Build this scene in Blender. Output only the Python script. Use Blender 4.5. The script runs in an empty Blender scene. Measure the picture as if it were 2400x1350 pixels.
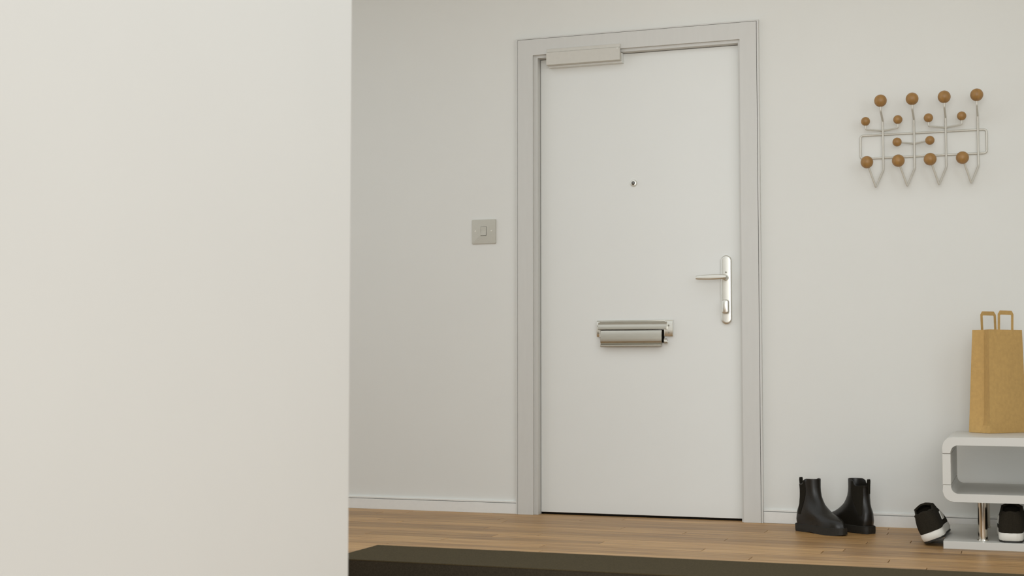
import bpy, bmesh, math, random
from mathutils import Vector, Matrix
from math import sin, cos, pi, radians, sqrt

random.seed(7)
S = bpy.context.scene
COL = S.collection

# ---------------------------------------------------------------- camera
FPX = 3333.333                       # 50 mm on a 36 mm sensor, 2400 px wide
YAW, PITCH = radians(19.582), radians(3.285)
CAM = Vector((2.0470, -5.8463, 0.6221))
cam = bpy.data.cameras.new('camera'); camo = bpy.data.objects.new('camera', cam)
COL.objects.link(camo); camo.location = CAM
camo.rotation_euler = (pi/2 + PITCH, 0, YAW)
cam.lens = 50; cam.sensor_width = 36; cam.clip_start = 0.05
cam.dof.use_dof = True; cam.dof.focus_distance = 5.75; cam.dof.aperture_fstop = 5.6
S.camera = camo

# ---------------------------------------------------------------- world, lamps, exposure
w = bpy.data.worlds.new('sky'); S.world = w; w.use_nodes = True
w.node_tree.nodes['Background'].inputs[0].default_value = (0.95, 0.985, 1.0, 1)
w.node_tree.nodes['Background'].inputs[1].default_value = 1.10

def area(name, loc, rot, sx, sy, power, col):
    l = bpy.data.lights.new(name, 'AREA'); l.shape = 'RECTANGLE'; l.size = sx; l.size_y = sy
    l.energy = power; l.color = col
    o = bpy.data.objects.new(name, l); COL.objects.link(o); o.location = loc; o.rotation_euler = rot
    return o
area('side_area_light', (4.3, -4.0, 2.0), (radians(70), 0, radians(38)), 1.6, 1.4, 14, (0.97, 0.985, 0.985))  # area light added on the right to throw shadows left; no window built
area('rear_fill_light', (1.7, -9.5, 1.4), (pi/2, 0, 0), 4.5, 2.8, 225, (0.965, 0.985, 0.985))  # added fill behind the camera, evens the frontal light; no glazing there
S.view_settings.view_transform = 'Standard'; S.view_settings.look = 'None'
S.view_settings.exposure = 0.0; S.view_settings.gamma = 1.0
S.view_settings.use_curve_mapping = False

# ---------------------------------------------------------------- pixel -> place helpers
_f = Vector((-sin(YAW)*cos(PITCH), cos(YAW)*cos(PITCH), sin(PITCH)))
_r = Vector((cos(YAW), sin(YAW), 0)); _u = _r.cross(_f)
def ray(px, py): return _f + _r*((px-1200)/FPX) - _u*((py-675)/FPX)
def AY(px, py, y):                   # the point seen at a pixel on the plane y = const
    d = ray(px, py); return CAM + d*((y-CAM.y)/d.y)
def AZ(px, py, z):
    d = ray(px, py); return CAM + d*((z-CAM.z)/d.z)

# ---------------------------------------------------------------- materials
def lin(c):
    def g(v):
        v /= 255.0
        return v/12.92 if v <= 0.04045 else ((v+0.055)/1.055)**2.4
    return (g(c[0]), g(c[1]), g(c[2]), 1)

def new_mat(name):
    m = bpy.data.materials.new(name); m.use_nodes = True
    nt = m.node_tree; b = nt.nodes['Principled BSDF']
    return m, nt, b

def mat(name, col, rough=0.5, metal=0.0, var=0.03, scale=40.0, bump=0.0, bscale=None, spec=0.5, coat=0.0, sheen=0.0, stretch=None, rvar=0.0):
    m, nt, b = new_mat(name)
    N, L = nt.nodes, nt.links
    tc = N.new('ShaderNodeTexCoord'); mp = N.new('ShaderNodeMapping')
    if stretch: mp.inputs['Scale'].default_value = stretch
    L.new(tc.outputs['Object'], mp.inputs['Vector'])
    nz = N.new('ShaderNodeTexNoise'); nz.inputs['Scale'].default_value = scale; nz.inputs['Detail'].default_value = 4
    L.new(mp.outputs[0], nz.inputs['Vector'])
    r = N.new('ShaderNodeValToRGB'); c = lin(col)
    r.color_ramp.elements[0].position = 0.3; r.color_ramp.elements[1].position = 0.7
    r.color_ramp.elements[0].color = tuple(v*(1-var) for v in c[:3])+(1,)
    r.color_ramp.elements[1].color = tuple(min(1, v*(1+var)) for v in c[:3])+(1,)
    L.new(nz.outputs['Fac'], r.inputs[0]); L.new(r.outputs[0], b.inputs['Base Color'])
    b.inputs['Roughness'].default_value = rough; b.inputs['Metallic'].default_value = metal
    b.inputs['Specular IOR Level'].default_value = spec
    if coat: b.inputs['Coat Weight'].default_value = coat; b.inputs['Coat Roughness'].default_value = 0.15
    if sheen: b.inputs['Sheen Weight'].default_value = sheen; b.inputs['Sheen Roughness'].default_value = 0.4
    if bump:
        n2 = N.new('ShaderNodeTexNoise'); n2.inputs['Scale'].default_value = bscale or scale; n2.inputs['Detail'].default_value = 3
        L.new(mp.outputs[0], n2.inputs['Vector'])
        bp = N.new('ShaderNodeBump'); bp.inputs['Strength'].default_value = bump; bp.inputs['Distance'].default_value = 0.002
        L.new(n2.outputs['Fac'], bp.inputs['Height']); L.new(bp.outputs[0], b.inputs['Normal'])
    return m

def wood_floor(name, island):
    m, nt, b = new_mat(name); N, L = nt.nodes, nt.links
    tc = N.new('ShaderNodeTexCoord')
    if island:
        rnd = N.new('ShaderNodeNewGeometry').outputs['Random Per Island']
    else:
        rnd = N.new('ShaderNodeObjectInfo').outputs['Random']
    comb = N.new('ShaderNodeCombineXYZ')
    mu = N.new('ShaderNodeMath'); mu.operation = 'MULTIPLY'; mu.inputs[1].default_value = 37.0
    L.new(rnd, mu.inputs[0]); L.new(mu.outputs[0], comb.inputs[0]); L.new(mu.outputs[0], comb.inputs[1])
    add = N.new('ShaderNodeVectorMath'); add.operation = 'ADD'
    L.new(tc.outputs['Object'], add.inputs[0]); L.new(comb.outputs[0], add.inputs[1])
    mp = N.new('ShaderNodeMapping'); mp.inputs['Scale'].default_value = (1.3, 46, 1); L.new(add.outputs[0], mp.inputs['Vector'])
    nz = N.new('ShaderNodeTexNoise'); nz.inputs['Scale'].default_value = 1.6; nz.inputs['Detail'].default_value = 7; nz.inputs['Roughness'].default_value = 0.62
    L.new(mp.outputs[0], nz.inputs['Vector'])
    # streak colour
    cr = N.new('ShaderNodeValToRGB'); e = cr.color_ramp.elements
    e[0].position = 0.30; e[0].color = lin((98, 67, 34)); e[1].position = 0.68; e[1].color = lin((206, 168, 113))
    x = e.new(0.47); x.color = lin((170, 130, 80))
    L.new(nz.outputs['Fac'], cr.inputs[0])
    # tone of the single plank
    tr = N.new('ShaderNodeValToRGB'); t = tr.color_ramp.elements
    t[0].position = 0; t[0].color = (0.72, 0.69, 0.65, 1); t[1].position = 1; t[1].color = (1.14, 1.13, 1.12, 1)
    L.new(rnd, tr.inputs[0])
    mx = N.new('ShaderNodeMix'); mx.data_type = 'RGBA'; mx.blend_type = 'MULTIPLY'; mx.inputs[0].default_value = 1
    L.new(cr.outputs[0], mx.inputs[6]); L.new(tr.outputs[0], mx.inputs[7]); L.new(mx.outputs[2], b.inputs['Base Color'])
    b.inputs['Roughness'].default_value = 0.42; b.inputs['Specular IOR Level'].default_value = 0.4
    bp = N.new('ShaderNodeBump'); bp.inputs['Strength'].default_value = 0.15; bp.inputs['Distance'].default_value = 0.001
    L.new(nz.outputs['Fac'], bp.inputs['Height']); L.new(bp.outputs[0], b.inputs['Normal'])
    return m

WALLC = (224, 224, 219)
M = {}
M['wall'] = mat('wall_paint', WALLC, 0.85, var=0.008, scale=3, bump=0.05, bscale=300, spec=0.2)
M['ceiling'] = mat('ceiling_paint', (236, 234, 228), 0.9, var=0.006, scale=3, spec=0.2)
M['door'] = mat('door_paint', (227, 228, 224), 0.42, var=0.006, scale=4)
M['frame'] = mat('frame_paint', (207, 206, 201), 0.45, var=0.012, scale=60, bump=0.05, bscale=240, stretch=(1, 1, 0.15))
M['skirt'] = mat('skirting_paint', (230, 230, 226), 0.5, var=0.015, scale=60)
M['plank'] = wood_floor('oak_plank', False)
M['plank_field'] = wood_floor('oak_plank_field', True)
M['subfloor'] = mat('subfloor', (60, 44, 30), 0.9)
M['platform_top'] = mat('platform_felt_lit', (77, 68, 49), 0.95, var=0.22, scale=260, bump=0.5, bscale=500, spec=0.1, sheen=0.0)  # lighter than the side felt: the lit look is put into the colour
M['platform_side'] = mat('platform_felt_shaded', (60, 54, 43), 0.95, var=0.22, scale=300, bump=0.5, bscale=500, spec=0.2)  # same felt, with the shade of the front put into a darker colour
M['steel'] = mat('brushed_steel', (192, 188, 177), 0.36, 1.0, var=0.03, scale=30, stretch=(1, 1, 12))
M['satin'] = mat('satin_nickel', (224, 222, 214), 0.36, 1.0, var=0.02, scale=20)
M['screw'] = mat('dark_screw', (150, 146, 134), 0.4, 0.8, var=0.05)
M['chrome'] = mat('chrome', (214, 208, 196), 0.12, 1.0, var=0.02, scale=20)
M['switch'] = mat('switch_steel', (194, 191, 180), 0.5, 0.35, var=0.04, scale=90, stretch=(1, 1, 14))
M['closer'] = mat('closer_cover', (204, 201, 192), 0.5, 0.0, var=0.02, scale=60)
M['wire'] = mat('painted_wire', (205, 202, 192), 0.4, 0.25, var=0.02, scale=50)
M['ball'] = mat('maple_ball', (158, 119, 68), 0.42, var=0.14, scale=9, stretch=(9, 9, 1.2), spec=0.45)
M['paper'] = mat('kraft_paper', (192, 156, 97), 0.8, var=0.06, scale=70, bump=0.12, bscale=220, spec=0.3)
M['lacquer'] = mat('white_lacquer', (204, 202, 195), 0.38, var=0.006, scale=6)
M['leather'] = mat('black_leather', (28, 25, 20), 0.34, var=0.12, scale=160, bump=0.16, bscale=420, spec=0.38)
M['elastic'] = mat('black_elastic', (33, 30, 23), 0.92, var=0.15, scale=300, spec=0.15, stretch=(1, 1, 6), bump=0.3, bscale=300)
M['rubber'] = mat('black_rubber', (34, 31, 25), 0.6, var=0.1, scale=120, spec=0.4)
M['lining'] = mat('dark_lining', (30, 27, 22), 0.95, spec=0.1)
M['canvas'] = mat('black_canvas', (41, 37, 29), 0.95, var=0.18, scale=320, bump=0.4, bscale=420, spec=0.15)
M['whiterubber'] = mat('white_rubber', (226, 223, 214), 0.55, var=0.015, scale=30)
M['black'] = mat('slot_black', (22, 19, 14), 0.9, spec=0.1)
M['lens'] = mat('peephole_lens', (70, 66, 56), 0.06, 0.0, spec=0.9, coat=1.0)

# ---------------------------------------------------------------- geometry helpers
def box(bm, x0, x1, y0, y1, z0, z1, bev=0.0, seg=2):
    vs = [bm.verts.new((x, y, z)) for z in (z0, z1) for y in (y0, y1) for x in (x0, x1)]
    q = [(0, 2, 3, 1), (4, 5, 7, 6), (0, 1, 5, 4), (2, 6, 7, 3), (0, 4, 6, 2), (1, 3, 7, 5)]
    fs = [bm.faces.new([vs[i] for i in a]) for a in q]
    if bev:
        es = list({e for f in fs for e in f.edges})
        bmesh.ops.bevel(bm, geom=es, offset=bev, segments=seg, profile=0.5, affect='EDGES')
    return fs

def loft(bm, rings, closed=True, cap0=True, cap1=True):
    R = [[bm.verts.new(p) for p in r] for r in rings]
    n = len(R[0])
    for a, b in zip(R, R[1:]):
        for i in range(n if closed else n-1):
            j = (i+1) % n
            bm.faces.new((a[i], a[j], b[j], b[i]))
    if closed and cap0: bm.faces.new(R[0][::-1])
    if closed and cap1: bm.faces.new(R[-1])
    return R

def smooth_path(pts, rad=0.006, n=4):
    pts = [Vector(p) for p in pts]; out = [pts[0]]
    for a, b, c in zip(pts, pts[1:], pts[2:]):
        d1 = (a-b); d2 = (c-b); k = min(rad, d1.length*0.45, d2.length*0.45)
        p = b + d1.normalized()*k; q = b + d2.normalized()*k
        for i in range(n+1):
            t = i/n; out.append(p*(1-t)**2 + b*2*t*(1-t) + q*t*t)
    out.append(pts[-1]); return out

def tube(bm, pts, r, seg=10, closed=False, caps=True):
    pts = [Vector(p) for p in pts]; n = len(pts); rings = []
    nrm = None
    for i, p in enumerate(pts):
        if closed: t = (pts[(i+1) % n]-pts[i-1]).normalized()
        else: t = (pts[min(i+1, n-1)]-pts[max(i-1, 0)]).normalized()
        if nrm is None:
            a = Vector((0, 0, 1)) if abs(t.z) < 0.9 else Vector((0, 1, 0))
            nrm = (a - t*a.dot(t)).normalized()
        else:
            nrm = (nrm - t*nrm.dot(t)).normalized()
        bn = t.cross(nrm)
        rr = r[i] if isinstance(r, (list, tuple)) else r
        rings.append([p + (nrm*cos(2*pi*k/seg) + bn*sin(2*pi*k/seg))*rr for k in range(seg)])
    if closed: rings.append(rings[0])
    loft(bm, rings, True, caps and not closed, caps and not closed)
    if closed: bmesh.ops.remove_doubles(bm, verts=bm.verts, dist=1e-6)

def cyl(bm, c, axis, r, h, seg=24, r2=None, bev=0.0):
    c = Vector(c); ax = Vector(axis).normalized()
    a = Vector((0, 0, 1)) if abs(ax.z) < 0.9 else Vector((1, 0, 0))
    u = (a-ax*a.dot(ax)).normalized(); v = ax.cross(u)
    r2 = r if r2 is None else r2
    prof = [(r, 0), (r2, h)] if not bev else [(r, 0), (r2, h-bev), (r2-bev*0.3, h-bev*0.3), (r2-bev, h)]
    rings = [[c + ax*hh + (u*cos(2*pi*k/seg)+v*sin(2*pi*k/seg))*rr for k in range(seg)] for rr, hh in prof]
    loft(bm, rings)

def prism(bm, poly, y0, y1, axis='y'):
    """poly of (x, z), extruded along y"""
    if axis == 'y': a = [(x, y0, z) for x, z in poly]; b = [(x, y1, z) for x, z in poly]
    elif axis == 'z': a = [(x, y, y0) for x, y in poly]; b = [(x, y, y1) for x, y in poly]
    else: a = [(y0, y, z) for y, z in poly]; b = [(y1, y, z) for y, z in poly]
    loft(bm, [a, b])

def rrect(x0, x1, z0, z1, r, n=6):
    out = []
    for cx, cz, a0 in ((x1-r, z0+r, -pi/2), (x1-r, z1-r, 0), (x0+r, z1-r, pi/2), (x0+r, z0+r, pi)):
        for i in range(n+1):
            a = a0 + (pi/2)*i/n; out.append((cx+r*cos(a), cz+r*sin(a)))
    return out

WM = {}
def finish(name, bm, m, parent=None, smooth=None, world=True, loc=None):
    bmesh.ops.recalc_face_normals(bm, faces=bm.faces)
    me = bpy.data.meshes.new(name)
    o = bpy.data.objects.new(name, me); COL.objects.link(o)
    mtx = Matrix.Identity(4)
    if parent is not None:
        o.parent = parent; WM[o] = WM[parent].copy()
        if world: bmesh.ops.transform(bm, matrix=WM[parent].inverted(), verts=bm.verts)
    else:
        if loc is not None:
            bmesh.ops.translate(bm, vec=-Vector(loc), verts=bm.verts); o.location = loc
            mtx = Matrix.Translation(loc)
        WM[o] = mtx
    bm.to_mesh(me); bm.free()
    me.materials.append(M[m])
    if smooth is not None:
        for p in me.polygons: p.use_smooth = True
        try: me.set_sharp_from_angle(angle=radians(smooth))
        except Exception: pass
    return o

def thing(name, label, cat, loc, rot=(0, 0, 0), group=None):
    o = bpy.data.objects.new(name, None); COL.objects.link(o)
    o.empty_display_size = 0.05
    o.location = loc; o.rotation_euler = rot
    from mathutils import Euler
    WM[o] = Matrix.Translation(loc) @ Euler(rot).to_matrix().to_4x4()
    o['label'] = label; o['category'] = cat
    if group: o['group'] = group
    return o

def struct(o, label=None, cat=None):
    o['kind'] = 'structure'
    if label: o['label'] = label
    if cat: o['category'] = cat
    return o
B = bmesh.new

# ================================================================ THE SETTING
YL = 0.030                            # front face of the door leaf
YF = -0.020                           # front face of the architrave
# far wall with the door opening
bm = B()
for x0, x1, z0, z1 in ((-2.6, 0.02, 0, 2.6), (1.03, 4.2, 0, 2.6), (0.02, 1.03, 2.03, 2.6)):
    box(bm, x0, x1, 0, 0.22, z0, z1)
bmesh.ops.remove_doubles(bm, verts=bm.verts, dist=1e-5)
struct(finish('wall_back', bm, 'wall'), 'warm white plaster wall around the entrance door', 'wall')

# near wall on the left: long face along the hall, rounded outer corner, return towards the left
XC, YC = 0.778, -3.246
bm = B()
r = 0.012
pts = [(XC-0.14, -8.0), (XC, -8.0), (XC, YC-r)]
pts += [(XC-r+r*cos(a), YC-r+r*sin(a)) for a in [pi/2*i/6 for i in range(1, 7)]]
pts += [(-2.6, YC), (-2.6, YC-0.14), (XC-0.14, YC-0.14)]
prism(bm, pts, 0.0, 2.6, 'z')
struct(finish('wall_left', bm, 'wall', smooth=40), 'pale plaster wall with a rounded outer corner beside the hall', 'wall')

bm = B(); box(bm, -2.6, 4.2, -1.0, 0.22, 2.6, 2.72)  # unseen partial ceiling, added to cut the light on the wall top
struct(finish('ceiling', bm, 'ceiling'), 'flat white ceiling strip above the entrance, added to shade the wall top', 'ceiling')
bm = B(); box(bm, 2.95, 3.09, -1.7, 0.0, 0, 2.6)  # unseen wall added to keep light off the right side
struct(finish('shade_wall_right', bm, 'wall'), 'short unseen plaster wall added to shade the right side', 'wall')
# floor: slab + single planks
bm = B(); box(bm, -2.6, 4.2, -8.0, 0.22, -0.06, -0.0122)
floor = struct(finish('floor', bm, 'subfloor'), 'light oak strip floor laid parallel to the door wall', 'floor')
ROW, Y0 = 0.08, -0.034
JO = {0: [1.555], 2: [0.0, 1.566], 3: [1.118], 4: [0.569, 2.0], 5: [-0.35, 0.834], 6: [0.06, 1.52], 7: [-0.6, 1.024, 2.2],
      8: [0.33, 1.851], 9: [0.18, 1.467], 10: [-0.3, 0.62], 11: [1.007, 2.3], 12: [0.45, 1.637], 13: [-0.1, 1.2]}
def plank_bm(bm, x0, x1, y0, y1):
    g = 0.0010; c = 0.0008; zt, zb = 0.0, -0.0118
    x0 += g; x1 -= g; y0 += 0.0003; y1 -= 0.0003
    loft(bm, [[(x0, y0, zb), (x1, y0, zb), (x1, y1, zb), (x0, y1, zb)],
              [(x0, y0, zt-c), (x1, y0, zt-c), (x1, y1, zt-c), (x0, y1, zt-c)],
              [(x0+c, y0+c, zt), (x1-c, y0+c, zt), (x1-c, y1-c, zt), (x0+c, y1-c, zt)]], True, False, True)
field = B()
for k in range(-2, 99):
    yb1 = Y0 + ROW/2*0 - ROW*(k-0) + 0.0
    yb0 = yb1 - ROW
    if yb1 > 0.2: continue
    js = list(JO.get(k, []))
    lo = min(js) if js else random.uniform(0.2, 1.3)
    if not js: js = [lo]
    x = min(js)
    while x > -2.4: x -= random.uniform(0.75, 1.3); js.append(x)
    x = max(js)
    while x < 4.0: x += random.uniform(0.75, 1.3); js.append(x)
    js = sorted(max(-2.599, min(4.199, j)) for j in js)
    js = [j for i, j in enumerate(js) if i == 0 or j-js[i-1] > 0.05]
    for a, b in zip(js, js[1:]):
        vis = (-2.6 < yb1 and k >= 0 and b > -0.95 and a < 2.6)
        if vis:
            bm = B(); plank_bm(bm, a, b, yb0, yb1)
            p = finish('plank', bm, 'plank', floor)
        else:
            plank_bm(field, a, b, yb0, yb1)
f = finish('plank_field', field, 'plank_field', floor); f['kind'] = 'stuff'

# skirting
def skirting(name, x0, x1, label):
    bm = B(); box(bm, x0, x1, -0.012, 0, 0, 0.0450, 0.0005, 1)
    o = struct(finish(name, bm, 'skirt'), label, 'skirting')
    bm = B(); loft(bm, [[(x, 0, 0.0476), (x, -0.0116, 0.0476), (x, -0.0116, 0.0535), (x, -0.0108, 0.0545), (x, 0, 0.0545)] for x in (x0, x1)])
    finish('skirting_bead', bm, 'skirt', o)
skirting('baseboard_left', -2.6, -0.0075, 'low painted skirting board between the recess and the door frame')
skirting('baseboard_right', 1.0585, 4.2, 'low painted skirting board behind the boots and shoe rack')

# door frame: flat architrave with an outer bead, then the lining
FL, FR, FT = 0.0, 1.0491, 2.0658
IL, IR, IT = 0.0705, 0.9785, 1.995
bm = B()
def miter(bm, side, o, i, y0, y1):
    """one mitred leg/head of a frame; o = outer (l, r, t), i = inner (l, r, t)"""
    if side == 'l': poly = [(o[0], 0), (i[0], 0), (i[0], i[2]), (o[0], o[2])]
    if side == 'r': poly = [(i[1], 0), (o[1], 0), (o[1], o[2]), (i[1], i[2])]
    if side == 't': poly = [(i[0], i[2]), (i[1], i[2]), (o[1], o[2]), (o[0], o[2])]
    prism(bm, poly, y0, y1)
gap = 0.0019
miter(bm, 't', (FL+gap/2, FR-gap/2, FT-gap/2), (IL, IR, IT), YF, 0.012)
trim = struct(finish('trim_1', bm, 'frame'), 'pale grey painted door frame around the white entrance door', 'door frame')
for s in 'lr':
    bm = B(); miter(bm, s, (FL+gap/2, FR-gap/2, FT-gap/2), (IL, IR, IT), YF, 0.012)
    finish('architrave', bm, 'frame', trim)
for s in 'lrt':
    bm = B(); miter(bm, s, (FL-0.0068, FR+0.0085, FT+0.0065), (FL-gap/2, FR+gap/2, FT+gap/2), YF+0.001, 0.0)
    finish('outer_bead', bm, 'frame', trim)
for s in 'lrt':
    bm = B(); miter(bm, s, (IL-0.03, IR+0.03, IT+0.03), (0.0885, 0.9692, 1.983), -0.006, 0.14)
    finish('door_lining', bm, 'frame', trim)

# door leaf and its furniture
bm = B(); box(bm, 0.0905, 0.9685, YL, YL+0.044, 0.009, 1.981, 0.0012, 1)
door = struct(finish('door_1', bm, 'door'), 'plain white flush entrance door with lever handle and letter plate', 'door')
bm = B(); box(bm, 0.092, 0.960, YL+0.006, YL+0.04, 0.0002, 0.0088)  # dark strip fills the gap under the leaf, standing for its shade
finish('leaf_gap_shade', bm, 'black', door)

# spyhole
c = AY(1484, 429, 0.022)
bm = B(); cyl(bm, (c.x, YL, c.z), (0, -1, 0), 0.0158, 0.008, 28, 0.0135, 0.003)
ph = finish('peephole', bm, 'satin', door, 40)
bm = B(); cyl(bm, (c.x, YL-0.0075, c.z), (0, -1, 0), 0.0085, 0.0035, 24, 0.005)
finish('lens', bm, 'lens', ph, 60)

# handle set
hx, hz0, hz1, hw = 0.9065, 0.810, 1.098, 0.0225
def capsule(cx, z0, z1, hw, n=12):
    o = [(cx+hw*cos(a), z1-hw+hw*sin(a)) for a in [pi*i/n for i in range(n+1)]]
    o += [(cx+hw*cos(a), z0+hw+hw*sin(a)) for a in [pi+pi*i/n for i in range(n+1)]]
    return o
bm = B()
rings = []
for y, ins in ((YL, 0.0), (YL-0.008, 0.0), (YL-0.011, 0.0012), (YL-0.013, 0.005), (YL-0.0135, 0.010)):
    rings.append([(x, y, z) for x, z in capsule(hx, hz0+ins, hz1-ins, hw-ins)])
loft(bm, rings)
plate = finish('handle_plate', bm, 'satin', door, 50)
bm = B(); cyl(bm, (hx, YL-0.012, 1.004), (0, -1, 0), 0.0125, 0.05, 24, 0.0115, 0.004)
st = []
tip = AY(1631, 651, -0.032)
for i in range(15):
    t = i/14; x = hx+0.010 + (tip.x-hx-0.010)*t
    hh = 0.0088 + 0.0026*sin(pi*min(1, t*1.1)) if t < 0.98 else 0.0072
    if t < 0.12: hh = 0.007 + 0.0026*t/0.12
    dz = tip.z*t + 1.0055*(1-t)
    st.append([(x, -0.031+0.0015*t + 0.0078*(abs(cos(2*pi*k/16))**0.6)*(1 if cos(2*pi*k/16) >= 0 else -1), dz + hh*(abs(sin(2*pi*k/16))**0.55)*(1 if sin(2*pi*k/16) >= 0 else -1)) for k in range(16)])
loft(bm, st)
finish('lever', bm, 'satin', plate, 50)
bm = B(); cyl(bm, (hx, YL-0.0125, 1.0265), (0, -1, 0), 0.0042, 0.0022, 16, 0.0038)
sc = finish('screw', bm, 'screw', plate, 40)
bm = B()
cyl(bm, (hx-0.0005, YL-0.0125, 0.882), (0, -1, 0), 0.0125, 0.006, 24, 0.0118)
rings = []
for y, ins in ((YL-0.017, 0.003), (YL-0.020, 0.0005), (YL-0.033, 0.0), (YL-0.038, 0.0015), (YL-0.040, 0.005)):
    rings.append([(x, y, z) for x, z in rrect(hx-0.0148+ins, hx+0.0148-ins, 0.853+ins, 0.912-ins, 0.0095-ins*0.6, 5)])
loft(bm, rings)
finish('thumb_turn', bm, 'satin', plate, 50)

# letter plate
bm = B()
box(bm, 0.3455, 0.6785, YL-0.005, YL, 0.763, 0.8325, 0.0012, 2)
lp = finish('letter_plate', bm, 'steel', door, 40)
bm = B()     # rolled hood over the flap
pr = [(YL-0.004, 0.8265), (YL-0.008, 0.8255), (YL-0.016, 0.8195), (YL-0.0215, 0.810), (YL-0.024, 0.800), (YL-0.024, 0.7935), (YL-0.021, 0.7925), (YL-0.004, 0.7925)]
prism(bm, pr, 0.3545, 0.6545, 'x')
finish('hood', bm, 'steel', lp, 35)
bm = B(); box(bm, 0.3610, 0.6400, YL-0.006, YL-0.0005, 0.7360, 0.7915)
finish('slot', bm, 'black', lp)
bm = B()     # curved flap with a rolled lip
o_ = [(0.0160, 0.7890), (0.0085, 0.7880), (0.0055, 0.780), (0.0035, 0.768), (0.0022, 0.756), (0.0020, 0.744), (0.0040, 0.7355), (0.0090, 0.7305),
      (0.0030, 0.7290), (-0.0015, 0.7275), (-0.0025, 0.7240), (-0.0015, 0.7205), (0.004, 0.7190)]
i_ = [(0.012, 0.7215), (0.014, 0.726), (0.015, 0.734), (0.0135, 0.745), (0.012, 0.756), (0.012, 0.768), (0.014, 0.779), (0.018, 0.786)]
prism(bm, o_+i_, 0.3670, 0.6335, 'x')
finish('flap', bm, 'steel', lp, 35)
for x0, x1 in ((0.3465, 0.3600), (0.6440, 0.6785)):
    bm = B(); prism(bm, [(YL-0.005, 0.829), (YL-0.0095, 0.826), (YL-0.013, 0.812), (YL-0.014, 0.790), (YL-0.013, 0.767), (YL-0.010, 0.7625), (YL-0.005, 0.7625)], x0, x1, 'x')
    br = finish('end_bracket', bm, 'satin', lp, 35)
    for z in (0.808, 0.778):
        bm = B(); cyl(bm, ((x0+x1)/2, YL-0.0128, z), (0, -1, 0), 0.0040, 0.0026, 14, 0.0034)
        finish('screw', bm, 'screw', br, 40)
bm = B()
for x0 in (0.3620,): box(bm, x0-0.003, x0+0.003, YL-0.018, YL-0.003, 0.760, 0.791, 0.001, 1)
finish('hinge_lug', bm, 'satin', lp)
bm = B()
hel = [Vector((0.6420+0.014*i/64, YL-0.014+0.0075*cos(2*pi*4*i/64), 0.7420+0.0105*sin(2*pi*4*i/64))) for i in range(65)]
tube(bm, hel, 0.0014, 6)
finish('spring', bm, 'satin', lp, 60)

# overhead closer
cl0 = AY(1280, 152.5, -0.033); cl1 = AY(1452.5, 140.5, -0.033); ct = AY(1280, 123.5, -0.033)
cz0, cz1, cx0, cx1 = cl0.z, ct.z, cl0.x, cl1.x
bm = B()
box(bm, cx0, cx1, -0.033, YF-0.0002, cz0, cz1, 0.0008, 1)
box(bm, cx0+0.001, cx1-0.001, YF-0.001, -0.0005, cz0+0.0004, 1.9805)
cl = finish('door_closer', bm, 'closer', door)
bm = B(); box(bm, cx0+0.001, cx1-0.0005, -0.027, YF, cz1+0.0016, cz1+0.0165, 0.0008, 1)
finish('fixing_plate', bm, 'closer', cl)
bm = B(); box(bm, cx0+0.0015, cx1+0.0015, 0.000, YL, cz0-0.0055, 1.9805, 0.0006, 1)
finish('back_plate', bm, 'door', cl)
bm = B(); cyl(bm, (cx1-0.011, -0.033, cz1-0.004), (0, -1, 0), 0.0026, 0.0016, 12)
finish('screw', bm, 'satin', cl, 40)

# ================================================================ LIGHT SWITCH
a = AY(1106, 515.5, -0.005); b = AY(1162, 570.5, -0.005)
sw = thing('light_switch', 'square brushed steel light switch on the wall beside the door', 'light switch', ((a.x+b.x)/2, 0, b.z))
bm = B()
rings = [[(x, y, z) for x, z in rrect(a.x+i, b.x-i, b.z+i, a.z-i, 0.004, 4)] for y, i in ((0, 0), (-0.0045, 0), (-0.0062, 0.0009), (-0.0066, 0.003))]
loft(bm, rings); finish('face_plate', bm, 'switch', sw, 35)
c0 = AY(1127, 531.5, -0.006); c1 = AY(1139.5, 551.5, -0.006)
bm = B(); box(bm, c0.x-0.0009, c1.x+0.0009, -0.0070, -0.0066, c1.z-0.0012, c0.z+0.0010)
finish('rocker_surround', bm, 'black', sw)
bm = B(); prism(bm, [(-0.006, c1.z), (-0.0092, c1.z), (-0.0080, (c0.z+c1.z)/2), (-0.0084, c0.z), (-0.006, c0.z)], c0.x, c1.x, 'x')
finish('rocker', bm, 'switch', sw)
for px, py in ((1114.3, 542.2), (1151.8, 541)):
    c = AY(px, py, -0.006)
    bm = B(); cyl(bm, (c.x, -0.0064, c.z), (0, -1, 0), 0.0040, 0.0016, 14, 0.0030)
    finish('screw', bm, 'whiterubber', sw, 40)

# ================================================================ COAT HOOKS
hk = thing('coat_rack', 'wire wall coat rack with fourteen round wooden knobs', 'coat rack', (1.70, 0, 1.345))
WX = [1.5515+0.1208*i for i in range(4)]
WR = 0.0043
zt, zb = 1.5645, 1.471
bm = B()
xl, xr = 1.4625, 1.9455
loop = [(xl+0.02, zt), (xr-0.012, zt)]
def arc(cx, cz, r, a0, a1, n=5): return [(cx+r*cos(a0+(a1-a0)*i/n), cz+r*sin(a0+(a1-a0)*i/n)) for i in range(n+1)]
rr_ = 0.011
lp_ = arc(xr-rr_, zt-rr_, rr_, pi/2, 0) + arc(xr-rr_, zb+rr_, rr_, 0, -pi/2) + arc(xl+rr_, zb+rr_, rr_, -pi/2, -pi) + arc(xl+rr_, zt-rr_, rr_, pi, pi/2)
tube(bm, [(x, -0.0045, z) for x, z in lp_], WR, 10, closed=True)
finish('rail', bm, 'wire', hk, 60)
def ball(bm, c, r, seg=28):
    bmesh.ops.create_uvsphere(bm, u_segments=seg, v_segments=seg//2, radius=r, matrix=Matrix.Translation(c))
zb_t = AY(2069.6, 283.4, -0.013).z; zk = AY(2062.5, 261.0, -0.095).z; zball = AY(2062.5, 236.2, -0.1).z
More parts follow.
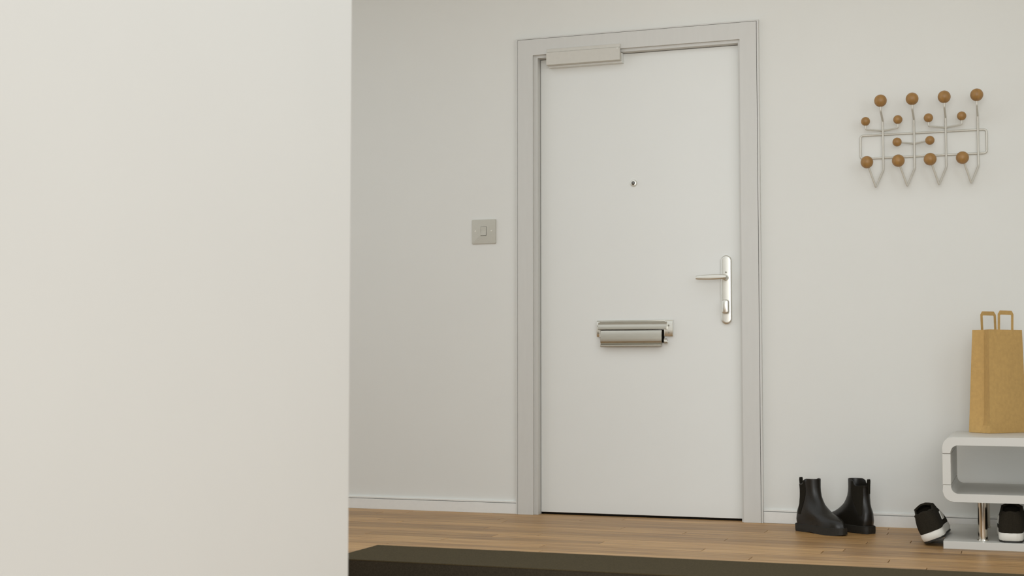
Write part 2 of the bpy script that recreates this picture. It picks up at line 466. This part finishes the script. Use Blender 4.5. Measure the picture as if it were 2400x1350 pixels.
for i, x in enumerate(WX):
    bm = B()
    pl = Vector((x-0.0575, -0.082, 1.4455))
    path = [(x, -0.1, zball-0.01), (x, -0.098, zk), (x, -0.013, zb_t), (x, -0.013, 1.421), (x-0.027, -0.050, 1.3475), pl]
    tube(bm, smooth_path(path, 0.005), WR, 10)
    hw_ = finish('hook_wire', bm, 'wire', hk, 60)
    for c in ((x, -0.1, zball), pl):
        bm = B(); ball(bm, Vector(c), 0.0246)
        finish('knob', bm, 'ball', hk, 80)
zs = 1.6125
for wi, zj, zc in ((0, 1.579, zs), (2, 1.579, zs), (1, 1.521, 1.523)):
    x = WX[wi]
    for s in (-1, 1):
        bx = x + s*0.0625
        bm = B()
        if zc > 1.55: path = [(x, -0.010, zj), (bx, -0.060, zj+0.0005), (bx, -0.062, zc-0.005)]
        else: path = [(x, -0.010, zj), (bx-s*0.004, -0.058, zc)]
        tube(bm, smooth_path(path, 0.006), 0.0036, 10)
        finish('arm_wire', bm, 'wire', hk, 60)
        bm = B(); ball(bm, Vector((bx, -0.062, zc)), 0.0178)
        finish('small_knob', bm, 'ball', hk, 80)

# ================================================================ SHOE RACK
RX0, RX1, RYF, RYB = 1.789, 2.69, -0.639, -0.115
rk = thing('shoe_rack', 'white lacquered shoe rack with open rounded box on steel poles', 'shoe rack', ((RX0+RX1)/2, -0.36, 0))
bm = B(); box(bm, RX0-0.001, RX1, RYF, -0.05, 0, 0.027, 0.0012, 2)
finish('base_plate', bm, 'lacquer', rk)
BZ0, BZ1, TH = 0.1625, 0.387, 0.0285
def ring_pts(x0, x1, z0, z1, r, n=8):
    return arc(x0+r, z0+r, r, pi, 1.5*pi, n), arc(x1-r, z0+r, r, 1.5*pi, 2*pi, n), arc(x1-r, z1-r, r, 0, pi/2, n), arc(x0+r, z1-r, r, pi/2, pi, n)
oa = ring_pts(RX0, RX1, BZ0, BZ1, 0.036)
ia = ring_pts(RX0+TH, RX1-TH, BZ0+TH, BZ1-TH, 0.021)
s1, s2 = 0.329, 0.221; g = 0.0006
def shell(name, outer, inner):
    bm = B(); prism(bm, outer+inner[::-1], RYF, RYB)
    es = [e for e in bm.edges if abs(e.verts[0].co.y-e.verts[1].co.y) < 1e-6]
    bmesh.ops.bevel(bm, geom=es, offset=0.0012, segments=1, affect='EDGES')
    finish(name, bm, 'lacquer', rk, 30)
shell('lower_shell', [(RX0, s2-g)]+oa[0]+oa[1]+[(RX1, s2-g)], [(RX0+TH, s2-g)]+ia[0]+ia[1]+[(RX1-TH, s2-g)])
shell('upper_shell', [(RX1, s1+g)]+oa[2]+oa[3]+[(RX0, s1+g)], [(RX1-TH, s1+g)]+ia[2]+ia[3]+[(RX0+TH, s1+g)])
for x0 in (RX0, RX1-TH):
    bm = B(); box(bm, x0, x0+TH, RYF, RYB, s2+g, s1-g, 0.0012, 1)
    finish('side_panel', bm, 'lacquer', rk)
for x in (1.918, 2.56):
    for y in (-0.571, -0.135):
        bm = B(); cyl(bm, (x, y, 0.0265), (0, 0, 1), 0.0165, BZ0-0.026, 28)
        po = finish('pole', bm, 'chrome', rk, 50)
        bm = B(); cyl(bm, (x, y, 0.0268), (0, 0, 1), 0.0195, 0.0045, 28, 0.0185, 0.001)
        finish('collar', bm, 'chrome', po, 50)

# ================================================================ PAPER BAG
ang = radians(47)
da = Vector((cos(ang), sin(ang), 0)); db = Vector((-sin(ang), cos(ang), 0))
A0 = Vector((1.944, -0.298, BZ1+0.0006)); W0, G0 = 0.186, 0.105
bag = thing('paper_bag', 'brown kraft paper bag with flat handles on top of the white shoe rack', 'paper bag', A0 + da*W0/2 + db*G0/2)
HB = 0.3835; W1, G1 = 0.168, 0.083
def bagp(u, v, h):     # u along the front, v towards the back (0..1), h 0..1
    W = W0+(W1-W0)*h; G = G0+(G1-G0)*h
    return A0 + da*(0.006*h + u*W) + db*(v*G + 0.002*h) + Vector((0, 0, HB*h))
def sheet(name, grid, parent, th=0.0009, m='paper', smooth=30):
    bm = B()
    V = [[bm.verts.new(p) for p in row] for row in grid]
    for r0, r1 in zip(V, V[1:]):
        for i in range(len(r0)-1): bm.faces.new((r0[i], r0[i+1], r1[i+1], r1[i]))
    bmesh.ops.recalc_face_normals(bm, faces=bm.faces)
    bmesh.ops.solidify(bm, geom=bm.faces[:], thickness=th)
    return finish(name, bm, m, parent, smooth)
hs = [i/14 for i in range(15)]
def bulge(u, h): return 0.006*sin(pi*u)*sin(pi*min(1, h*1.0))
sheet('front_panel', [[bagp(u/8, 0, h) - db*bulge(u/8, h) for u in range(9)] for h in hs], bag)
sheet('back_panel', [[bagp(u/8, 1, h) + db*bulge(u/8, h) for u in range(9)] for h in hs], bag)
for side in (0, 1):
    rows = []
    for h in hs:
        k = min(1.0, h/0.10); d = k*(0.0235-0.0065*h)
        s = 1 if side == 0 else -1
        L_, R_ = bagp(side, 0, h), bagp(side, 1, h)
        mid = (L_+R_)/2 + da*s*d
        rows.append([L_, L_*0.5+mid*0.5, mid, R_*0.5+mid*0.5, R_])
    sheet('gusset', rows, bag, smooth=12)
sheet('bottom', [[bagp(u, v, 0.003) for u in (0, 1)] for v in (0, 1)], bag)
for v, off in ((0.0, 0.0016), (1.0, -0.0016)):
    o3 = bagp(0.5, v, 1.0) + db*off
    hw_, wt, top, th_ = 0.040, 0.0115, 0.071, 0.0155
    outer = [(-hw_, -0.045), (-hw_, top-0.013), (-hw_+0.010, top), (hw_-0.010, top), (hw_, top-0.013), (hw_, -0.045)]
    inner = [(-hw_+wt, -0.045), (-hw_+wt, top-th_-0.003), (-hw_+wt+0.002, top-th_), (hw_-wt-0.002, top-th_), (hw_-wt, top-th_-0.003), (hw_-wt, -0.045)]
    bm = B()
    P3 = lambda p: o3 + da*p[0] + Vector((0, 0, p[1])) + db*(-0.004*max(0, p[1])/top*(1 if v == 0 else -1))
    V1 = [bm.verts.new(P3(p)) for p in outer]; V2 = [bm.verts.new(P3(p)) for p in inner]
    for i in range(5): bm.faces.new((V1[i], V1[i+1], V2[i+1], V2[i]))
    bmesh.ops.recalc_face_normals(bm, faces=bm.faces)
    bmesh.ops.solidify(bm, geom=bm.faces[:], thickness=0.0011)
    finish('handle', bm, 'paper', bag)

# ================================================================ CHELSEA BOOTS
def interp(tab, t):
    for (a, va), (b, vb) in zip(tab, tab[1:]):
        if t <= b:
            k = (t-a)/(b-a) if b > a else 0; k = max(0, k); k = k*k*(3-2*k)*0.35 + k*0.65
            return va+(vb-va)*k
    return tab[-1][1]

def foot_w(s, L, heel, waist, ball_, toe):
    """half width of a sole at fraction s of its length"""
    t = [(0.0, heel*0.45), (0.02, heel*0.72), (0.06, heel*0.92), (0.14, heel), (0.38, waist), (0.68, ball_), (0.84, ball_*0.88), (0.93, toe), (0.98, toe*0.62), (1.0, toe*0.28)]
    return interp(t, s)

def outline(L, heel, waist, ball_, toe, x0=0.0, grow=0.0, n=22):
    ss = [0.5-0.5*cos(pi*i/n) for i in range(n+1)]
    up = [(x0-grow+(L+2*grow)*s, foot_w(s, L, heel, waist, ball_, toe)+grow) for s in ss]
    return up + [(x, -y) for x, y in up[::-1]]

def make_boot(label, loc, rz):
    t = thing('chelsea_boot', label, 'boot', loc, (0, 0, rz), 'pair of black boots on the floor')
    t.scale = (0.88, 0.88, 1.0)
    L = 0.272
    # upper: horizontal rings
    NR = 40
    front = [(0.020, 0.272), (0.040, 0.270), (0.054, 0.259), (0.064, 0.236), (0.076, 0.202), (0.092, 0.170), (0.112, 0.146), (0.135, 0.129), (0.165, 0.121), (0.205, 0.121)]
    back = [(0.020, 0.002), (0.050, -0.004), (0.075, -0.002), (0.105, 0.008), (0.135, 0.015), (0.165, 0.016), (0.190, 0.012), (0.205, 0.010)]
    halfw = [(0.020, 0.044), (0.045, 0.044), (0.062, 0.041), (0.085, 0.0375), (0.115, 0.036), (0.150, 0.0365), (0.205, 0.0395)]
    def ringat(z, k, top=False, inset=0.0):
        fx, bx, hw2 = interp(front, z), interp(back, z), interp(halfw, z)
        cx, a = (fx+bx)/2, (fx-bx)/2-inset
        pts = []
        shoe = max(0.0, min(1.0, (0.105-z)/0.06))
        for i in range(NR):
            th = 2*pi*i/NR
            x = cx + a*cos(th); s = (x-bx)/(fx-bx)
            ye = (hw2-inset)*sin(th)
            wf = foot_w(max(0, min(1, s)), L, 0.034, 0.036, 0.044, 0.0255) - inset
            yf = wf*(1 if sin(th) >= 0 else -1)*min(1, abs(sin(th))*2.2)
            # the toe end narrows
            y = ye*(1-shoe) + yf*shoe
            zz = z
            if top: zz = z
            pts.append((x, y, zz))
        return pts
    zs_ = [0.020, 0.030, 0.040, 0.047, 0.054, 0.060, 0.067, 0.075, 0.085, 0.096, 0.108, 0.122, 0.138, 0.155, 0.172]
    def coll(u):  # collar height along the boot (u 0 = back, 1 = front)
        return interp([(0.0, 0.1820), (0.34, 0.1800), (0.42, 0.1820), (0.48, 0.1965), (0.64, 0.2045), (1.0, 0.2045)], u)
    rings = [ringat(z, i) for i, z in enumerate(zs_)]
    def collar_ring(inset, drop):
        out = []
        for i in range(NR):
            p0 = ringat(0.19, 0, False, inset)[i]
            u = (p0[0]-0.012+inset)/(0.109); z = coll(max(0, min(1, u)))-drop
            q = ringat(min(0.205, z), 0, False, inset)[i]
            out.append((q[0], q[1], z))
        return out
    rings.append(collar_ring(0, 0.012)); rings.append(collar_ring(0, 0.001)); rings.append(collar_ring(0.0012, 0.0))
    rings.append(collar_ring(0.0030, 0.001)); rings.append(collar_ring(0.004, 0.02))
    rings += [ringat(z, 0, False, 0.005) for z in (0.14, 0.10)]
    bm = B(); loft(bm, rings, True, True, True)
    up = finish('upper', bm, 'leather', t, 50, world=False)
    # elastic panels, both sides: patches just proud of the leather
    for sgn in (1, -1):
        bm = B(); G = []
        for j in range(13):
            v = j/12
            row = []
            for i in range(9):
                u = i/8
                z_top = coll(0.31+(u-0.5)*0.48)-0.0005
                z = 0.066 + (z_top-0.066)*v
                wdt = 0.30 + 0.70*min(1, v*1.6)
                uu = 0.31 + (u-0.5)*0.48*wdt
                fx, bx, hw2 = interp(front, z), interp(back, z), interp(halfw, z)
                x = bx + 0.114*uu
                cx, a = (fx+bx)/2, (fx-bx)/2
                c_ = max(-0.999, min(0.999, (x-cx)/a)); sn = sqrt(1-c_*c_)
                shoe = max(0.0, min(1.0, (0.105-z)/0.06)); s = (x-bx)/(fx-bx)
                y = hw2*sn*(1-shoe) + foot_w(s, L, 0.034, 0.036, 0.044, 0.0255)*min(1, sn*2.2)*shoe
                row.append((x-0.0004, sgn*(y+0.0012), z))
            G.append(row)
        V = [[bm.verts.new(p) for p in r_] for r_ in G]
        for r0, r1 in zip(V, V[1:]):
            for i in range(8): bm.faces.new((r0[i], r0[i+1], r1[i+1], r1[i]))
        finish('elastic_panel', bm, 'elastic', t, 60, world=False)
    # sole, welt and heel
    ol = outline(L, 0.034, 0.034, 0.045, 0.026, 0.0, 0.0045)
    bm = B()
    loft(bm, [[(x, y, 0.0115+0.006*max(0, (x-0.24)/0.04)**2) for x, y in ol], [(x, y, 0.0265+0.003*max(0, (x-0.24)/0.04)**2) for x, y in ol]])
    lower = [(x, y) for x, y in ol if x > 0.066]
    loft(bm, [[(x, y*0.985, 0.0+0.006*max(0, (x-0.22)/0.06)**2+0.0045*math.exp(-((x-0.105)/0.02)**2)) for x, y in lower], [(x, y*0.985, 0.0117+0.006*max(0, (x-0.24)/0.04)**2) for x, y in lower]])
    so = finish('outsole', bm, 'rubber', t, 40, world=False)
    hl = [(x, y) for x, y in ol if x < 0.078]
    i0 = max(range(len(ol)), key=lambda i: ol[i][0] < 0.078 and ol[i][1] > 0 and ol[i][0])
    hl = [p for p in ol if p[0] < 0.078 and p[1] > 0] + [p for p in ol if p[0] < 0.078 and p[1] <= 0]
    bm = B(); loft(bm, [[(x*0.985+0.001, y*0.97, 0.0) for x, y in hl], [(x, y, 0.0118) for x, y in hl]])
    finish('heel', bm, 'rubber', t, 40, world=False)
    rim = [(x, y, 0.0275) for x, y in outline(L, 0.034, 0.034, 0.045, 0.026, 0.0, 0.0025)]
    bm = B(); tube(bm, rim, 0.0017, 6, closed=True)
    finish('welt', bm, 'rubber', t, 60, world=False)
    # pull tab loop at the back
    bm = B()
    pth = [(0.0095, 0.150), (0.0085, 0.182), (0.0070, 0.198), (0.0085, 0.2055), (0.0125, 0.2055), (0.0145, 0.198), (0.0150, 0.175)]
    G = [[(x, y, z) for y in (-0.0075, 0.0, 0.0075)] for x, z in pth]
    V = [[bm.verts.new(p) for p in r_] for r_ in G]
    for r0, r1 in zip(V, V[1:]):
        for i in range(2): bm.faces.new((r0[i], r0[i+1], r1[i+1], r1[i]))
    bmesh.ops.recalc_face_normals(bm, faces=bm.faces)
    bmesh.ops.solidify(bm, geom=bm.faces[:], thickness=0.0014)
    finish('pull_tab', bm, 'elastic', t, 40, world=False)
    return t
make_boot('black leather ankle boot next to the door, toe pointing away from the skirting', (1.234, -0.224, 0), radians(-39))
make_boot('black leather ankle boot with its toe turned to the skirting behind the other boot', (1.508, -0.266, 0), radians(142))

# ================================================================ SNEAKERS
def make_sneaker(label, loc, rot, tab_side):
    t = thing('sneaker', label, 'sneaker', loc, rot, 'pair of black sneakers at the shoe rack')
    L = 0.285
    dims = (0.042, 0.042, 0.054, 0.038)
    ol = outline(L, *dims, 0.0, 0.0, 26)
    bm = B()
    def lift(x): return 0.008*max(0, (x-0.22)/0.065)**2
    loft(bm, [[(0.14+(x-0.14)*k, y*k2, z+lift(x)) for x, y in ol] for z, k, k2 in
              ((0.0, 0.97, 0.93), (0.003, 0.99, 0.975), (0.012, 1.004, 1.01), (0.024, 1.0, 1.0), (0.0275, 0.992, 0.985), (0.0285, 0.97, 0.94))])
    so = finish('sole', bm, 'whiterubber', t, 45, world=False)
    bm = B()
    st = [(x, y, 0.0+lift(x)) for x, y in outline(L*0.97, *[d*0.95 for d in dims], 0.004, 0.0, 20)]
    loft(bm, [[(x, y, z-0.0060) for x, y, z in st], [(x, y, z+0.001) for x, y, z in st]])  # black tread, made thicker to darken the shaded gap under the tipped sole
    finish('tread', bm, 'rubber', so, 40, world=False)
    # upper: cross sections along the length
    htop = [(0.0, 0.097), (0.03, 0.098), (0.06, 0.093), (0.090, 0.099), (0.118, 0.111), (0.145, 0.110), (0.185, 0.093), (0.220, 0.066), (0.250, 0.055), (0.270, 0.046), (0.281, 0.034)]
    opn = [(0.0, 0.0), (0.010, 0.0), (0.016, 1.0), (0.128, 1.0), (0.150, 0.25), (0.168, 0.0), (0.3, 0.0)]
    wtop = [(0.0, 0.62), (0.03, 0.78), (0.07, 0.84), (0.13, 0.80), (0.18, 0.66), (0.24, 0.66), (0.285, 0.6)]
    xs = [0.0005, 0.003, 0.006, 0.010, 0.014, 0.018, 0.026, 0.038, 0.052, 0.068, 0.085, 0.102, 0.118, 0.130, 0.140, 0.150, 0.165, 0.185, 0.205, 0.225, 0.243, 0.258, 0.268, 0.275, 0.280, 0.2825]
    rings = []
    for x in xs:
        wb = foot_w(x/L, L, *dims)*0.975; ht = interp(htop, x); o = interp(opn, x); wt = wb*interp(wtop, x)
        zb_ = 0.027+lift(x)
        half = []
        n = 8
        for i in range(n+1):      # outer wall
            v = i/n
            # bulging wall leaning inwards
            y = wb*(1+0.06*sin(pi*v)) + (wt-wb)*v**1.6
            half.append((y, zb_ + (ht-zb_)*v))
        # over the top: rim then either the opening or the closed vamp
        zi = ht-0.030
        for i in range(1, 6):
            v = i/5
            yc = wt*(1-v)
            zc_ = ht + 0.010*sin(pi/2*v)*(1 if x > 0.16 else 0.5)
            yo = wt-0.004 - 0.004*v if v < 0.9 else wt*0.5
            yo = (wt-0.006)*(1-max(0, v-0.4)/0.6)
            zo = ht + (0.003 if i == 1 else 0) - 0.040*min(1, max(0, v-0.2)/0.4)
            half.append((yc*(1-o)+yo*o, zc_*(1-o)+zo*o))
        pts = [(x, y, z) for y, z in half] + [(x, -y, z) for y, z in half[::-1][1:]]
        rings.append(pts)
    bm = B(); R_ = loft(bm, rings, False)
    bm.faces.new(R_[0]); bm.faces.new(R_[-1][::-1])
    finish('upper', bm, 'canvas', t, 60, world=False)
    # tongue
    bm = B(); G = []
    for x, z, hw3 in ((0.195, 0.095, 0.022), (0.172, 0.104, 0.028), (0.150, 0.111, 0.033), (0.132, 0.117, 0.036), (0.116, 0.1215, 0.035), (0.106, 0.1235, 0.026)):
        G.append([(x, hw3*v, z - 0.010*v*v) for v in (-1, -0.6, -0.2, 0.2, 0.6, 1)])
    V = [[bm.verts.new(p) for p in r_] for r_ in G]
    for r0, r1 in zip(V, V[1:]):
        for i in range(5): bm.faces.new((r0[i], r0[i+1], r1[i+1], r1[i]))
    bmesh.ops.recalc_face_normals(bm, faces=bm.faces); bmesh.ops.solidify(bm, geom=bm.faces[:], thickness=0.006)
    finish('tongue', bm, 'canvas', t, 60, world=False)
    # laces
    for x, z in ((0.188, 0.1045), (0.170, 0.1115), (0.154, 0.1165), (0.138, 0.1205)):
        bm = B(); tube(bm, [(x, y, z - 2.1*abs(y)**1.5) for y in (-0.036, -0.024, -0.010, 0.010, 0.024, 0.036)], 0.0026, 6)
        finish('lace', bm, 'canvas', t, 60, world=False)
    # padded heel collar and heel strip
    bm = B()
    pts = []
    for i in range(13):
        a_ = pi*(0.5+i/12)
        pts.append((0.047+0.041*cos(a_), 0.0325*sin(a_), 0.0965-0.004*abs(sin(a_))))
    tube(bm, pts, 0.0042, 8)
    finish('collar', bm, 'canvas', t, 60, world=False)
    bm = B(); loft(bm, [[(-0.0012, -0.006, 0.027), (-0.0012, 0.006, 0.027), (0.004, 0.006, 0.027), (0.004, -0.006, 0.027)], [(-0.0010, -0.0055, 0.098), (-0.0010, 0.0055, 0.098), (0.004, 0.0055, 0.098), (0.004, -0.0055, 0.098)]])
    finish('heel_strip', bm, 'canvas', t, world=False)
    # white side tab
    for s in (tab_side,):
        bm = B()
        P_ = [(0.118, 0.046), (0.150, 0.046), (0.168, 0.060), (0.150, 0.076), (0.128, 0.074)]
        def yw(x, z):
            wb = foot_w(x/L, L, *dims)*0.975; wt = wb*interp(wtop, x); ht = interp(htop, x); v = (z-0.027)/(ht-0.027)
            return wb*(1+0.06*sin(pi*v)) + (wt-wb)*v**1.6
        loft(bm, [[(x, s*(yw(x, z)-0.002), z) for x, z in P_], [(x, s*(yw(x, z)+0.0030), z) for x, z in P_]])
        finish('side_tab', bm, 'whiterubber', t, world=False)
    return t
h2 = AZ(2369, 1270, 0.031)
make_sneaker('black sneaker with white sole standing on the base of the shoe rack', (h2.x, h2.y, 0.0332), (0, 0, radians(88)), 1)
tilted = make_sneaker('black sneaker with white sole tipped on its side against the shoe rack base', (1.7625, -0.600, 0.022), (0, 0, 0), -1)

# ================================================================ LOW PLATFORM
HP = 0.06
p_bl = AZ(885, 1277, HP); p_f = AZ(1610, 1349, HP)
PX0, PX1, PYB, PYF = p_bl.x, 3.1, p_bl.y, p_f.y
pf = thing('low_platform', 'dark brown low platform with flat felt top crossing the oak floor', 'platform', ((PX0+PX1)/2, (PYB+PYF)/2, 0))
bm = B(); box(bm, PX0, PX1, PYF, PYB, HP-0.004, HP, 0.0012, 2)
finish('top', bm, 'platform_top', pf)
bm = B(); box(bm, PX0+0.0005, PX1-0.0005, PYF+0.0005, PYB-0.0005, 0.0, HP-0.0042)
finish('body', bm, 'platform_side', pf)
# the tipped sneaker rests with one sole edge on the floor and the other on the rack base
from mathutils import Euler
tilted.rotation_mode = 'XYZ'
TL = radians(22.5)
m3 = Matrix.Rotation(-TL, 4, 'Y') @ Matrix.Rotation(radians(90), 4, 'Z')
tilted.matrix_basis = Matrix.Translation((1.7540, -0.585, 0.0250)) @ m3
